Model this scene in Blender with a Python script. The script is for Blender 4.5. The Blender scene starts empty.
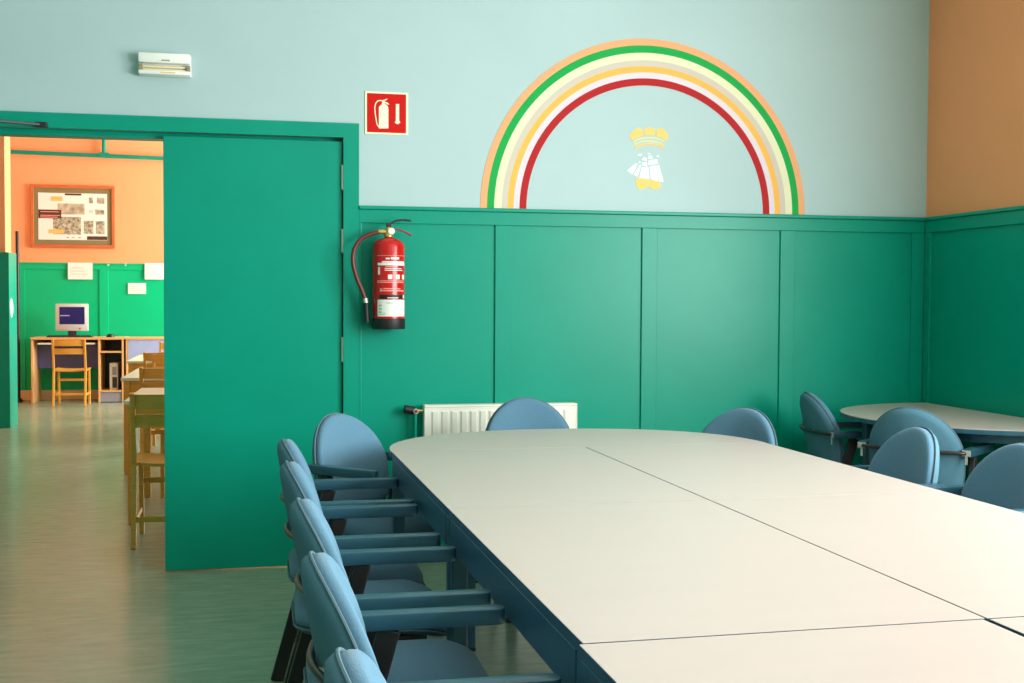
import bpy, bmesh, math, random
from mathutils import Vector, Matrix

random.seed(7)
SC = bpy.context.scene
COL = SC.collection

# ------------------------------------------------------------------ camera
F_PX = 1185.78
YAW, PITCH, ROLL = 0.209807, 0.034429, -0.0050113
CAM_H = 1.30868
WALL_Y = 5.8474          # plane of the back wall
WALL_X = 3.5396          # plane of the right wall
FAR_Y = 16.2             # far wall of the room beyond the door

fw = Vector((math.sin(YAW) * math.cos(PITCH), math.cos(YAW) * math.cos(PITCH), -math.sin(PITCH)))
r0 = Vector((math.cos(YAW), -math.sin(YAW), 0))
u0 = r0.cross(fw)
RT = math.cos(ROLL) * r0 - math.sin(ROLL) * u0
UP = math.sin(ROLL) * r0 + math.cos(ROLL) * u0
cd = bpy.data.cameras.new('camera')
cam = bpy.data.objects.new('camera', cd)
COL.objects.link(cam)
cd.sensor_width = 36
cd.lens = F_PX * 36 / 1024
cd.clip_start = 0.05
cam.matrix_world = Matrix((( RT.x, UP.x, -fw.x, 0), (RT.y, UP.y, -fw.y, 0), (RT.z, UP.z, -fw.z, CAM_H), (0, 0, 0, 1)))
SC.camera = cam

# ------------------------------------------------------------------ light and exposure
SC.view_settings.view_transform = 'Standard'
SC.view_settings.look = 'None'
SC.view_settings.gamma = 1
SC.view_settings.use_curve_mapping = False
SC.view_settings.exposure = 0.34
wd = bpy.data.worlds.new('sky')
SC.world = wd
wd.use_nodes = True
wd.node_tree.nodes['Background'].inputs[0].default_value = (0.75, 0.87, 1, 1)
wd.node_tree.nodes['Background'].inputs[1].default_value = 1.0


def window_light(name, loc, rot, sx, sy, power, col):
    l = bpy.data.lights.new(name, 'AREA')
    l.shape = 'RECTANGLE'
    l.size, l.size_y, l.energy, l.color = sx, sy, power, col
    o = bpy.data.objects.new(name, l)
    o.location = loc
    o.rotation_euler = rot
    COL.objects.link(o)
    return o


DAY = (0.95, 0.985, 1.0)
# daylight entering by the windows of this room (right wall, beside and behind the camera)
WIN1 = [(-1.0, 1.6), (0.95, 1.6), (2.85, 1.5)]
for (cy, w), pw in zip(WIN1, (50, 155, 120)):
    window_light('window_daylight', (WALL_X - 0.03, cy, 1.8), (0, math.radians(90), 0), 1.7, w, pw, DAY)
# daylight in the room beyond the door
WIN2 = [(13.4, 1.5), (15.1, 1.5)]
for cy, w in WIN2:
    window_light('window_daylight', (3.47, cy, 2.05), (0, math.radians(90), 0), 1.8, w, 270, (1.0, 0.965, 0.93))


def ray(x, y):
    return fw + RT * ((x - 512) / F_PX) - UP * ((y - 341.5) / F_PX)


def P(x, y, ax, c):
    """the point of the plane {ax = c} seen at pixel (x, y)"""
    d = ray(x, y)
    o = (0, 0, CAM_H)
    t = (c - o[ax]) / d[ax]
    return Vector((d.x * t, d.y * t, CAM_H + d.z * t))


# ------------------------------------------------------------------ materials
MATS = {}


def srgb(r, g, b):
    f = lambda v: (v / 255 / 12.92) if v / 255 <= 0.04045 else ((v / 255 + 0.055) / 1.055) ** 2.4
    return (f(r), f(g), f(b), 1)


def mat(name, col, rough=0.5, metal=0.0, var=0.06, scale=8.0, bump=0.0, bscale=60.0, stretch=(1, 1, 1), spec=0.5, sheen=0.0, emit=0.0):
    m = bpy.data.materials.new(name)
    m.use_nodes = True
    nt = m.node_tree
    b = nt.nodes['Principled BSDF']
    b.inputs['Roughness'].default_value = rough
    b.inputs['Metallic'].default_value = metal
    b.inputs['Specular IOR Level'].default_value = spec
    if sheen:
        b.inputs['Sheen Weight'].default_value = sheen
    tc = nt.nodes.new('ShaderNodeTexCoord')
    mp = nt.nodes.new('ShaderNodeMapping')
    mp.inputs['Scale'].default_value = stretch
    nt.links.new(tc.outputs['Object'], mp.inputs[0])
    n = nt.nodes.new('ShaderNodeTexNoise')
    n.inputs['Scale'].default_value = scale
    n.inputs['Detail'].default_value = 4
    nt.links.new(mp.outputs[0], n.inputs['Vector'])
    r = nt.nodes.new('ShaderNodeValToRGB')
    r.color_ramp.elements[0].position = 0.3
    r.color_ramp.elements[1].position = 0.7
    r.color_ramp.elements[0].color = tuple(c * (1 - var) for c in col[:3]) + (1,)
    r.color_ramp.elements[1].color = tuple(min(1, c * (1 + var)) for c in col[:3]) + (1,)
    nt.links.new(n.outputs['Fac'], r.inputs[0])
    nt.links.new(r.outputs[0], b.inputs['Base Color'])
    if emit:
        b.inputs['Emission Color'].default_value = col
        b.inputs['Emission Strength'].default_value = emit
    if bump:
        n2 = nt.nodes.new('ShaderNodeTexNoise')
        n2.inputs['Scale'].default_value = bscale
        n2.inputs['Detail'].default_value = 3
        nt.links.new(mp.outputs[0], n2.inputs['Vector'])
        bp = nt.nodes.new('ShaderNodeBump')
        bp.inputs['Strength'].default_value = bump
        bp.inputs['Distance'].default_value = 0.004
        nt.links.new(n2.outputs['Fac'], bp.inputs['Height'])
        nt.links.new(bp.outputs[0], b.inputs['Normal'])
    MATS[name] = m
    return m


mat('blue_wall', srgb(175, 201, 200), 0.7, var=0.02, scale=2, bump=0.05, bscale=120)
mat('orange_wall', srgb(247, 160, 104), 0.6, var=0.025, scale=2, bump=0.05, bscale=120)
mat('orange_far', srgb(247, 168, 116), 0.6, var=0.025, scale=2)
mat('green_paint', srgb(0, 148, 122), 0.34, var=0.04, scale=3, bump=0.03, bscale=40, spec=0.26)
mat('green_far', srgb(0, 188, 130), 0.4, var=0.04, scale=2, spec=0.3)
mat('ceiling_white', srgb(235, 235, 228), 0.8, var=0.01)
mat('cream_wood', srgb(216, 200, 160), 0.5)
mat('steel', srgb(205, 205, 196), 0.35, metal=0.5, var=0.03)
mat('dark_steel', srgb(62, 56, 54), 0.35, metal=0.6)
mat('black_metal', srgb(30, 34, 34), 0.4)
mat('black_rubber', srgb(24, 26, 26), 0.5)
mat('brown_black', srgb(38, 33, 31), 0.38)
mat('fabric', srgb(86, 125, 147), 0.85, var=0.06, scale=140, bump=0.25, bscale=420, sheen=0.15, spec=0.2)
mat('shell_fabric', srgb(78, 119, 136), 0.75, var=0.05, scale=140, bump=0.15, bscale=420, spec=0.25)
mat('piping', srgb(80, 108, 120), 0.6, var=0.03)
mat('blue_paint', srgb(42, 82, 98), 0.32, var=0.04, scale=5)
mat('laminate', srgb(192, 177, 169), 0.3, var=0.012, scale=3, stretch=(1, 6, 1))
mat('edge_band', srgb(150, 160, 158), 0.4)
mat('radiator_white', srgb(240, 238, 224), 0.35, var=0.01)
mat('brass', srgb(206, 178, 110), 0.3, metal=0.8)
mat('red_paint', srgb(192, 14, 12), 0.22, var=0.03)
mat('red_plastic', srgb(160, 30, 30), 0.35)
mat('hose', srgb(104, 40, 34), 0.4, var=0.1, scale=90)
mat('label_white', srgb(232, 232, 222), 0.45, var=0.02)
mat('label_pale', srgb(232, 150, 138), 0.45)
mat('label_green', srgb(150, 200, 160), 0.45)
mat('sign_red', srgb(206, 20, 8), 0.5, var=0.03, spec=0.15)
mat('sign_cream', srgb(244, 240, 206), 0.4, var=0.01)
mat('white_plastic', srgb(238, 238, 228), 0.35, var=0.01)
mat('diffuser', srgb(246, 246, 238), 0.25, var=0.01)
mat('tube_glass', srgb(238, 226, 180), 0.2)
mat('grey_text', srgb(150, 140, 110), 0.5)
mat('yellow_wood', srgb(214, 158, 62), 0.42, var=0.12, scale=6, stretch=(1, 1, 14))
mat('brown_wood', srgb(150, 96, 52), 0.45, var=0.12, scale=6, stretch=(1, 1, 10))
mat('pale_top', srgb(214, 224, 206), 0.35, var=0.02)
mat('desk_wood', srgb(224, 178, 118), 0.42, var=0.08, scale=5, stretch=(8, 1, 1))
mat('desk_blue', srgb(84, 92, 150), 0.5)
mat('panel_lilac', srgb(164, 180, 226), 0.5)
mat('desk_grey', srgb(150, 150, 164), 0.5)
mat('computer_beige', srgb(206, 210, 206), 0.45, var=0.02)
mat('computer_dark', srgb(52, 54, 56), 0.4)
mat('screen', srgb(14, 26, 84), 0.2, var=0.05, emit=0.35)
mat('screen_text', srgb(150, 160, 200), 0.4, emit=0.4)
mat('paper', srgb(242, 240, 232), 0.7, var=0.01)
mat('paper_ink', srgb(214, 210, 200), 0.7)
mat('frame_wood', srgb(200, 108, 62), 0.4, var=0.1, scale=6)
mat('mat_olive', srgb(134, 122, 78), 0.7, var=0.03)
mat('ink_brown', srgb(84, 48, 38), 0.6, var=0.25, scale=40)
mat('ink_yellow', srgb(236, 190, 100), 0.6)
mat('photo_a', srgb(186, 174, 150), 0.5, var=0.45, scale=14)
mat('photo_b', srgb(168, 162, 140), 0.5, var=0.7, scale=30)
mat('glass', srgb(190, 215, 225), 0.05, var=0.01)
RB = {'band_orange': (238, 172, 122), 'band_green': (28, 166, 76), 'band_cream': (228, 228, 190), 'band_grey': (208, 198, 182),
      'band_yellow': (246, 184, 88), 'band_white': (222, 212, 218), 'band_red': (180, 36, 38)}
for k, c in RB.items():
    mat(k, srgb(*c), 0.7, var=0.015, spec=0.2)
mat('emblem_gold', srgb(246, 200, 104), 0.6, var=0.04, scale=20)
mat('emblem_pale', srgb(216, 214, 154), 0.6)
mat('emblem_white', srgb(240, 250, 242), 0.6, var=0.01)


def floor_material():
    m = mat('linoleum', srgb(150, 158, 128), 0.24, var=0.0, spec=0.4)
    nt = m.node_tree
    b = nt.nodes['Principled BSDF']
    tc = nt.nodes.new('ShaderNodeTexCoord')
    mp = nt.nodes.new('ShaderNodeMapping')
    mp.inputs['Scale'].default_value = (2.2, 10, 1)
    nt.links.new(tc.outputs['Object'], mp.inputs[0])
    n = nt.nodes.new('ShaderNodeTexNoise')
    n.inputs['Scale'].default_value = 2.6
    n.inputs['Detail'].default_value = 8
    n.inputs['Roughness'].default_value = 0.7
    nt.links.new(mp.outputs[0], n.inputs['Vector'])
    r = nt.nodes.new('ShaderNodeValToRGB')
    e = r.color_ramp.elements
    e[0].position, e[0].color = 0.3, srgb(124, 146, 124)
    e[1].position, e[1].color = 0.7, srgb(162, 171, 148)
    nt.links.new(n.outputs['Fac'], r.inputs[0])
    nt.links.new(r.outputs[0], b.inputs['Base Color'])
    mr = nt.nodes.new('ShaderNodeMapRange')
    mr.inputs[3].default_value = 0.16
    mr.inputs[4].default_value = 0.32
    nt.links.new(n.outputs['Fac'], mr.inputs[0])
    nt.links.new(mr.outputs[0], b.inputs['Roughness'])


floor_material()


# ------------------------------------------------------------------ mesh helpers
def nb():
    return bmesh.new()


def box(bm, x0, x1, y0, y1, z0, z1, bev=0.0, M=None, seg=2):
    t = bmesh.new()
    bmesh.ops.create_cube(t, size=1)
    S = Matrix.Diagonal((x1 - x0, y1 - y0, z1 - z0, 1))
    T = Matrix.Translation(((x0 + x1) / 2, (y0 + y1) / 2, (z0 + z1) / 2))
    bmesh.ops.transform(t, matrix=T @ S, verts=t.verts)
    if bev:
        bmesh.ops.bevel(t, geom=list(t.edges), offset=bev, segments=seg, affect='EDGES', profile=0.5)
    if M is not None:
        bmesh.ops.transform(t, matrix=M, verts=t.verts)
    merge(bm, t)


def merge(bm, t):
    mp = {}
    for v in t.verts:
        mp[v] = bm.verts.new(v.co)
    for f in t.faces:
        try:
            bm.faces.new([mp[v] for v in f.verts])
        except ValueError:
            pass
    t.free()


def bar(bm, p, q, w, d, up=(0, 0, 1), bev=0.0):
    """rectangular bar from p to q; w across, d along the 'up' side"""
    p, q = Vector(p), Vector(q)
    a = (q - p)
    L = a.length
    a.normalize()
    u = Vector(up)
    s = a.cross(u).normalized()
    u = s.cross(a)
    M = Matrix(((a.x, s.x, u.x, p.x), (a.y, s.y, u.y, p.y), (a.z, s.z, u.z, p.z), (0, 0, 0, 1)))
    box(bm, 0, L, -w / 2, w / 2, -d / 2, d / 2, bev, M)


def catmull(pts, n=6):
    pts = [Vector(p) for p in pts]
    out = []
    for i in range(len(pts) - 1):
        p0 = pts[max(0, i - 1)]
        p1, p2 = pts[i], pts[i + 1]
        p3 = pts[min(len(pts) - 1, i + 2)]
        for k in range(n):
            t = k / n
            out.append(0.5 * ((2 * p1) + (p2 - p0) * t + (2 * p0 - 5 * p1 + 4 * p2 - p3) * t * t + (3 * p1 - p0 - 3 * p2 + p3) * t ** 3))
    out.append(pts[-1])
    return out


def tube(bm, pts, r, n=10, smooth=0):
    pts = catmull(pts, smooth) if smooth else [Vector(p) for p in pts]
    rs = r if isinstance(r, (list, tuple)) else [r] * len(pts)
    rings = []
    ref = None
    for i, p in enumerate(pts):
        a = (pts[min(i + 1, len(pts) - 1)] - pts[max(i - 1, 0)]).normalized()
        if ref is None:
            ref = Vector((0, 0, 1)) if abs(a.z) < 0.9 else Vector((1, 0, 0))
        s = a.cross(ref).normalized()
        u = s.cross(a).normalized()
        ref = u
        rings.append([bm.verts.new(p + (s * math.cos(2 * math.pi * k / n) + u * math.sin(2 * math.pi * k / n)) * rs[i]) for k in range(n)])
    for i in range(len(rings) - 1):
        for k in range(n):
            bm.faces.new((rings[i][k], rings[i][(k + 1) % n], rings[i + 1][(k + 1) % n], rings[i + 1][k]))
    bm.faces.new(rings[0][::-1])
    bm.faces.new(rings[-1])


def lathe(bm, prof, n=32, M=None):
    t = bmesh.new()
    rings = []
    for r, z in prof:
        if r < 1e-6:
            rings.append([t.verts.new((0, 0, z))])
        else:
            rings.append([t.verts.new((r * math.cos(2 * math.pi * k / n), r * math.sin(2 * math.pi * k / n), z)) for k in range(n)])
    for a, b in zip(rings[:-1], rings[1:]):
        for k in range(n):
            k2 = (k + 1) % n
            if len(a) == 1 and len(b) == 1:
                continue
            if len(a) == 1:
                t.faces.new((a[0], b[k2], b[k]))
            elif len(b) == 1:
                t.faces.new((a[k], a[k2], b[0]))
            else:
                t.faces.new((a[k], a[k2], b[k2], b[k]))
    if len(rings[0]) > 1:
        t.faces.new(rings[0][::-1])
    if len(rings[-1]) > 1:
        t.faces.new(rings[-1])
    if M is not None:
        bmesh.ops.transform(t, matrix=M, verts=t.verts)
    merge(bm, t)


def prism(bm, poly, vec):
    """extrude a planar 3-D polygon along vec"""
    vec = Vector(vec)
    a = [bm.verts.new(Vector(p)) for p in poly]
    b = [bm.verts.new(Vector(p) + vec) for p in poly]
    n = len(a)
    bm.faces.new(a)
    bm.faces.new(b[::-1])
    for i in range(n):
        bm.faces.new((a[i], b[i], b[(i + 1) % n], a[(i + 1) % n]))


def obj(name, bm, m, parent=None, smooth=False, loc=None):
    bmesh.ops.recalc_face_normals(bm, faces=bm.faces)
    me = bpy.data.meshes.new(name)
    bm.to_mesh(me)
    bm.free()
    me.materials.append(MATS[m])
    if smooth:
        for pl in me.polygons:
            pl.use_smooth = True
        me.set_sharp_from_angle(angle=math.radians(smooth if smooth is not True else 40))
    o = bpy.data.objects.new(name, me)
    COL.objects.link(o)
    if parent:
        o.parent = parent
    if loc is not None:
        o.location = loc
    return o


def tag(o, label, cat, group=None):
    o['label'] = label
    o['category'] = cat
    if group:
        o['group'] = group
    return o


def thing(name, label, cat, loc=(0, 0, 0), rz=0, group=None):
    o = bpy.data.objects.new(name, None)
    o.empty_display_size = 0.1
    COL.objects.link(o)
    o.location = loc
    o.rotation_euler = (0, 0, rz)
    return tag(o, label, cat, group)


def struct(o, label=None):
    o['kind'] = 'structure'
    if label:
        o['label'] = label
    return o


def copy_tree(o, parent=None):
    c = o.copy()
    COL.objects.link(c)
    if parent:
        c.parent = parent
    for ch in list(o.children):
        copy_tree(ch, c)
    return c


# ================================================================== THE SETTING
X_L, Y_R, CEIL = -4.2, -3.2, 3.35        # left wall, rear wall, ceiling of this room
WT = 0.15                                # wall thickness
B_Y = WALL_Y + WT
Z_W = 1.7687                             # wainscot height
Z_LEAF = 2.08
DX0, DX1 = -1.292, 0.400                 # door opening
X2_L, X2_R, CEIL2 = -5.2, 3.5, 3.75      # the room beyond

b = nb(); box(b, X_L - .2, WALL_X + .2, Y_R - .2, FAR_Y + .2, -0.12, 0)
b.verts.ensure_lookup_table()
fl = struct(obj('floor', b, 'linoleum'), 'polished grey-green streaked linoleum floor running through both rooms')
b = nb(); box(b, X_L - .2, WALL_X + .2, Y_R - .2, B_Y, CEIL, CEIL + .1)
struct(obj('ceiling', b, 'ceiling_white'), 'white ceiling of the near room')
b = nb(); box(b, X2_L - .2, X2_R + .2, B_Y, FAR_Y + .2, CEIL2, CEIL2 + .1)
struct(obj('ceiling', b, 'ceiling_white'), 'white ceiling of the room beyond the door')

# back wall with the door opening (one solid: left part, right part, lintel)
b = nb()
DT = 2.10
y0, y1 = WALL_Y, B_Y
outl = [(X_L - .2, -.05), (DX0, -.05), (DX0, DT), (DX1, DT), (DX1, -.05), (WALL_X + .2, -.05), (WALL_X + .2, CEIL2 + .05), (X_L - .2, CEIL2 + .05)]
prism(b, [(x, y0, z) for x, z in outl], (0, WT, 0))
wall_back = struct(obj('wall_back', b, 'blue_wall'), 'pale blue wall above green panelling')


def wainscot(wall, to_world, s0, s1, edges, paint, lower=0.13, rail=0.084, stile=0.082, proud=0.012):
    """boarding fixed to a wall: recessed panels, stiles, rails, ledge.  to_world maps (s, out, z) to the wall."""
    def wb(nm, a0, a1, o0, o1, z0, z1, bev=0.0):
        c = to_world
        p, q = c(a0, o0, z0), c(a1, o1, z1)
        t = nb()
        box(t, min(p[0], q[0]), max(p[0], q[0]), min(p[1], q[1]), max(p[1], q[1]), z0, z1, bev)
        return obj(nm, t, paint, wall)
    for a0, a1 in edges:
        wb('panel', a0 - .006, a1 + .006, 0, 0.006, lower - .006, Z_W - rail + .006)
    cuts = [s0] + [v for e in edges for v in e] + [s1]
    for i in range(0, len(cuts), 2):
        if cuts[i + 1] - cuts[i] > 0.004:
            wb('stile', cuts[i], cuts[i + 1], 0, 0.006 + proud, 0, Z_W - rail, 0.002)
    for a0, a1 in edges:
        wb('bottom_rail', a0 + .001, a1 - .001, 0, 0.006 + proud, 0, lower, 0.002)
    wb('top_rail', s0, s1, 0, 0.006 + proud, Z_W - rail + .0005, Z_W - .018, 0.002)
    wb('ledge', s0, s1, 0, 0.03, Z_W - .018, Z_W, 0.004)


bw = lambda s, o, z: (s, WALL_Y - o, z)
wainscot(wall_back, bw, 0.4755, WALL_X - .0186, [(0.4885, 1.154), (1.236, 1.923), (2.005, 2.686), (2.768, 3.45)], 'green_paint', stile=.08)
wainscot(wall_back, bw, X_L, DX0 - .076, [(X_L + .08, X_L + .85), (X_L + .93, X_L + 1.70), (X_L + 1.78, X_L + 2.55)], 'green_paint')

b = nb()
z0w, z1w = .95, 2.65
box(b, WALL_X, WALL_X + WT, Y_R - .2, B_Y, -.05, z0w)
box(b, WALL_X, WALL_X + WT, Y_R - .2, B_Y, z1w, CEIL2)
ys = [Y_R - .2] + [v for cy, w in WIN1 for v in (cy - w / 2, cy + w / 2)] + [B_Y]
for i in range(0, len(ys), 2):
    box(b, WALL_X, WALL_X + WT, ys[i], ys[i + 1], z0w, z1w)
wall_right = struct(obj('wall_right', b, 'orange_wall'), 'orange wall above green panelling at the right corner')
rw = lambda s, o, z: (WALL_X - o, s, z)
wainscot(wall_right, rw, 3.72, WALL_Y - .0185, [(3.80, 4.70), (4.78, 5.775)], 'green_paint')


def window(wallx, cy, w, z0, z1, n):
    """window in a side wall"""
    wdo = nb()
    for a, c in ((cy - w / 2, cy - w / 2 + .06), (cy + w / 2 - .06, cy + w / 2)):
        box(wdo, wallx + .05, wallx + .11, a, c, z0, z1, .004)
    box(wdo, wallx + .051, wallx + .109, cy - w / 2, cy + w / 2, z0, z0 + .06, .004)
    box(wdo, wallx + .051, wallx + .109, cy - w / 2, cy + w / 2, z1 - .06, z1, .004)
    box(wdo, wallx + .052, wallx + .108, cy - .03, cy + .03, z0, z1, .004)
    o = struct(obj('window_%d' % n, wdo, 'white_plastic'), 'white framed window in the side wall')
    for s in (-1, 1):
        g = nb()
        box(g, wallx + .078, wallx + .082, min(cy + s * .03, cy + s * (w / 2 - .06)), max(cy + s * .03, cy + s * (w / 2 - .06)), z0 + .06, z1 - .06)
        obj('pane', g, 'glass', o)
    return o


for i, (cy, w) in enumerate(WIN1):
    window(WALL_X, cy, w, z0w, z1w, i + 1)

b = nb(); box(b, X_L - WT, X_L, Y_R - .2, WALL_Y, -.05, CEIL + .05)
wall_left = struct(obj('wall_left', b, 'blue_wall'), 'pale blue left wall of the near room')
b = nb(); box(b, X_L - .2, WALL_X + .2, Y_R - WT, Y_R, -.05, CEIL + .05)
wall_rear = struct(obj('wall_rear', b, 'blue_wall'), 'pale blue wall behind the viewer')
wainscot(wall_rear, lambda s, o, z: (s, Y_R + o, z), X_L + .0186, WALL_X - .0186, [(X_L + .1 + 1.09 * k, X_L + 1.11 + 1.09 * k) for k in range(7)], 'green_paint')
wainscot(wall_left, lambda s, o, z: (X_L + o, s, z), Y_R, WALL_Y - .0186, [(Y_R + .1 + 1.12 * k, Y_R + 1.14 + 1.12 * k) for k in range(8)], 'green_paint')

# ---- the room beyond
b = nb(); box(b, X2_L - .2, X2_R + .2, FAR_Y, FAR_Y + WT, -.05, CEIL2 + .05)
wall_far = struct(obj('wall_far', b, 'orange_far'), 'orange far wall above bright green panelling')
fwm = lambda s, o, z: (s, FAR_Y - o, z)
gx = P(102, 300, 1, FAR_Y).x
pan = [(gx - .98 + 1.02 * k + .04, gx + 1.02 * k - .03) for k in range(-2, 5)]
wainscot(wall_far, fwm, X2_L, X2_R, pan, 'green_far', lower=0.13)
b = nb(); box(b, X2_L, X2_R, FAR_Y - .035, FAR_Y - .0185, 0, .125, .003)
struct(obj('baseboard_far', b, 'cream_wood'), 'cream skirting board along the far wall')
b = nb()
box(b, X2_R, X2_R + WT, B_Y, FAR_Y, -.05, 1.15)
box(b, X2_R, X2_R + WT, B_Y, FAR_Y, 2.95, CEIL2)
ys = [B_Y] + [v for cy, w in WIN2 for v in (cy - w / 2, cy + w / 2)] + [FAR_Y]
for i in range(0, len(ys), 2):
    box(b, X2_R, X2_R + WT, ys[i], ys[i + 1], 1.15, 2.95)
struct(obj('wall_far_right', b, 'orange_far'), 'orange window wall of the room beyond')
for i, (cy, w) in enumerate(WIN2):
    window(X2_R, cy, w, 1.15, 2.95, i + 4)
b = nb(); box(b, X2_L - WT, X2_L, B_Y, FAR_Y, -.05, CEIL2 + .05)
struct(obj('wall_far_left', b, 'orange_far'), 'orange left wall of the room beyond')

# partition block seen at the very left through the door
PX0 = P(4.5, 190, 1, 12.75).x
PXW = P(9.5, 330, 1, 12.70).x
b = nb(); box(b, X2_L, PX0, 12.76, 13.05, -.02, CEIL2 + .02)
part = struct(obj('wall_partition', b, 'orange_far'), 'short orange and green partition at the left of the doorway view')
b = nb(); box(b, X2_L, PXW, 12.70, 12.7595, 0, Z_W, .003); obj('panel', b, 'green_paint', part)
b = nb(); box(b, PX0 + .001, PXW, 12.7605, 13.08, 0, Z_W, .003); obj('panel', b, 'green_paint', part)  # side panel in the darker green, standing in for weaker window light
q = P(11.5, 308, 0, PXW)
b = nb(); lathe(b, [(0, .012), (.03, .012), (.045, .006), (.05, 0)], 20, Matrix.Translation((PXW, q.y, q.z)) @ Matrix.Rotation(math.radians(90), 4, 'Y') @ Matrix.Diagonal((2.0, 1, 1, 1)))
tag(obj('wall_switch', b, 'white_plastic', None, True), 'small white oval switch on the side of the green partition', 'switch')

# dark upright post by the far wall
q = P(18.8, 402, 1, 15.9)
b = nb()
tube(b, [(q.x, 15.9, 0), (q.x, 15.9, 2.15)], .022, 10)
lathe(b, [(.05, 0), (.05, .02), (.023, .05)], 16, Matrix.Translation((q.x, 15.9, 0)))
tag(obj('metal_post', b, 'black_metal', None, True), 'thin black upright post beside the partition near the far wall', 'post')

# pipes on the far wall
pz = P(80, 154.5, 1, FAR_Y - .06)
pv = P(104, 150, 1, FAR_Y - .06)
t = thing('heating_pipe', 'thin green pipe running along the orange far wall', 'pipe', (pv.x, FAR_Y - .06, pz.z))
b = nb(); tube(b, [(X2_L + .02 - pv.x, 0, .04), (X2_R - .02 - pv.x, 0, -.09)], .025, 12); obj('pipe_run', b, 'green_paint', t, True)
b = nb(); tube(b, [(0, 0, 0), (0, 0, CEIL2 - pz.z - .003)], .025, 12); obj('pipe_riser', b, 'green_paint', t, True)
b = nb(); tube(b, [(-.06, 0, .002), (.06, 0, -.002)], .034, 12); obj('pipe_joint', b, 'green_paint', t, True)

# ---- door frame, door leaves
b = nb()
CX = 0.4755
zt_ = 2.166
outl = [(DX0 - .075, 0), (DX0 + .004, 0), (DX0 + .004, 2.096), (DX1 - .0, 2.096), (DX1 - .0, 0), (CX, 0), (CX, zt_), (DX0 - .075, zt_)]
prism(b, [(x, WALL_Y - .02, z) for x, z in outl], (0, .0195, 0))
trim = struct(obj('trim_1', b, 'green_paint'), 'green door casing around the double door')
b = nb()
outl = [(DX0 - .075, 0), (DX0, 0), (DX0, 2.095), (DX1, 2.095), (DX1, 0), (CX, 0), (CX, zt_ + .01), (DX0 - .075, zt_ + .01)]
prism(b, [(x, B_Y + .0005, z) for x, z in outl], (0, .02, 0))
struct(obj('trim_2', b, 'cream_wood'), 'cream door casing on the far side of the double door')
b = nb()
box(b, DX0 + .001, DX0 + .03, WALL_Y + .05, B_Y + .0, 0, 2.098)
box(b, DX1 - .02, DX1 - .0015, WALL_Y + .05, B_Y + .0, 0, 2.098)
box(b, DX0 + .03, DX1 - .02, WALL_Y + .0505, B_Y, 2.07, 2.098)
struct(obj('trim_3', b, 'green_paint'), 'green door stop lining inside the doorway')

LX0, LX1 = P(164, 350, 1, WALL_Y).x, 0.3955
b = nb(); box(b, LX0, LX1, WALL_Y + .004, WALL_Y + .046, .008, Z_LEAF, .003)
leaf = struct(obj('door_1', b, 'green_paint'), 'closed plain green door leaf with three steel hinges')
for ya, yb in ((165, 189), (229, 252), (337, 361)):
    za, zb = P(340, yb, 1, WALL_Y - .005).z, P(340, ya, 1, WALL_Y - .005).z
    b = nb()
    tube(b, [(LX1 + .002, WALL_Y - .006, za), (LX1 + .002, WALL_Y - .006, zb)], .008, 10)
    tube(b, [(LX1 + .002, WALL_Y - .006, za - .006), (LX1 + .002, WALL_Y - .006, za)], .005, 8)
    obj('hinge', b, 'steel', leaf, True)
# second leaf, swung open towards the viewer at the left, with its closer on the casing
LW = LX1 - LX0
hx = DX0 + .012
b = nb(); box(b, 0, .042, -LW, 0, .008, Z_LEAF, .003)
leaf2 = struct(obj('door_2', b, 'green_paint', None, False, (hx - .06, WALL_Y - .03, 0)), 'green door leaf standing open at the left')
b = nb(); box(b, .043, .085, -.42, -.14, 1.985, 2.045, .006); obj('closer_body', b, 'black_metal', leaf2, True)
e1 = P(40, 124.6, 1, WALL_Y - .05)
hb = Vector((leaf2.location.x + .064, leaf2.location.y - .28, 2.06))
mid = P(-8, 120.5, 1, WALL_Y - .14)
b = nb()
off = leaf2.location
for p0, p1 in ((hb, mid), (mid, e1)):
    bar(b, p0 - off, p1 - off, .018, .012, bev=.002)
box(b, e1.x - off.x - .02, e1.x - off.x + .03, WALL_Y - .06 - off.y, WALL_Y - .0205 - off.y, e1.z - .012, e1.z + .012, .003)
obj('closer_arm', b, 'black_metal', leaf2)

# ================================================================== ON THE BACK WALL
# rainbow
rc = (1.953, Z_W)
rad = [.874, .840, .803, .765, .735, .704, .674, .638]
rb = thing('rainbow_mural', 'painted rainbow arch of seven bands on the blue wall', 'mural', (rc[0], WALL_Y, rc[1]))
for (nm, _), r1, r2 in zip(RB.items(), rad[:-1], rad[1:]):
    b = nb()
    N = 72
    pts = []
    ring = []
    for k in range(N + 1):
        a = math.pi * k / N
        ring.append([b.verts.new((r * math.cos(a), y, .003 + r * 1.008 * math.sin(a))) for r, y in ((r1, -.0005), (r1, -.0022), (r2, -.0022), (r2, -.0005))])
    for i in range(N):
        for k in range(4):
            b.faces.new((ring[i][k], ring[i][(k + 1) % 4], ring[i + 1][(k + 1) % 4], ring[i + 1][k]))
    b.faces.new(ring[0]); b.faces.new(ring[-1][::-1])
    o = obj('band', b, nm, rb)
    o['label'] = nm.split('_')[1] + ' band'

# ship and crown emblem
em0 = P(645, 160, 1, WALL_Y)
em = thing('ship_emblem', 'painted white sailing ship under a gold crown inside the rainbow', 'emblem', em0)


def flat(name, polys, m, parent, conv, y0=-.0004, th=-.0016):
    bb = nb()
    for pl in polys:
        pts = []
        for c in pl:
            v = conv(*c) - parent.location
            pts.append((v.x, y0, v.z))
        prism(bb, pts, (0, th, 0))
    return obj(name, bb, m, parent)


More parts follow.
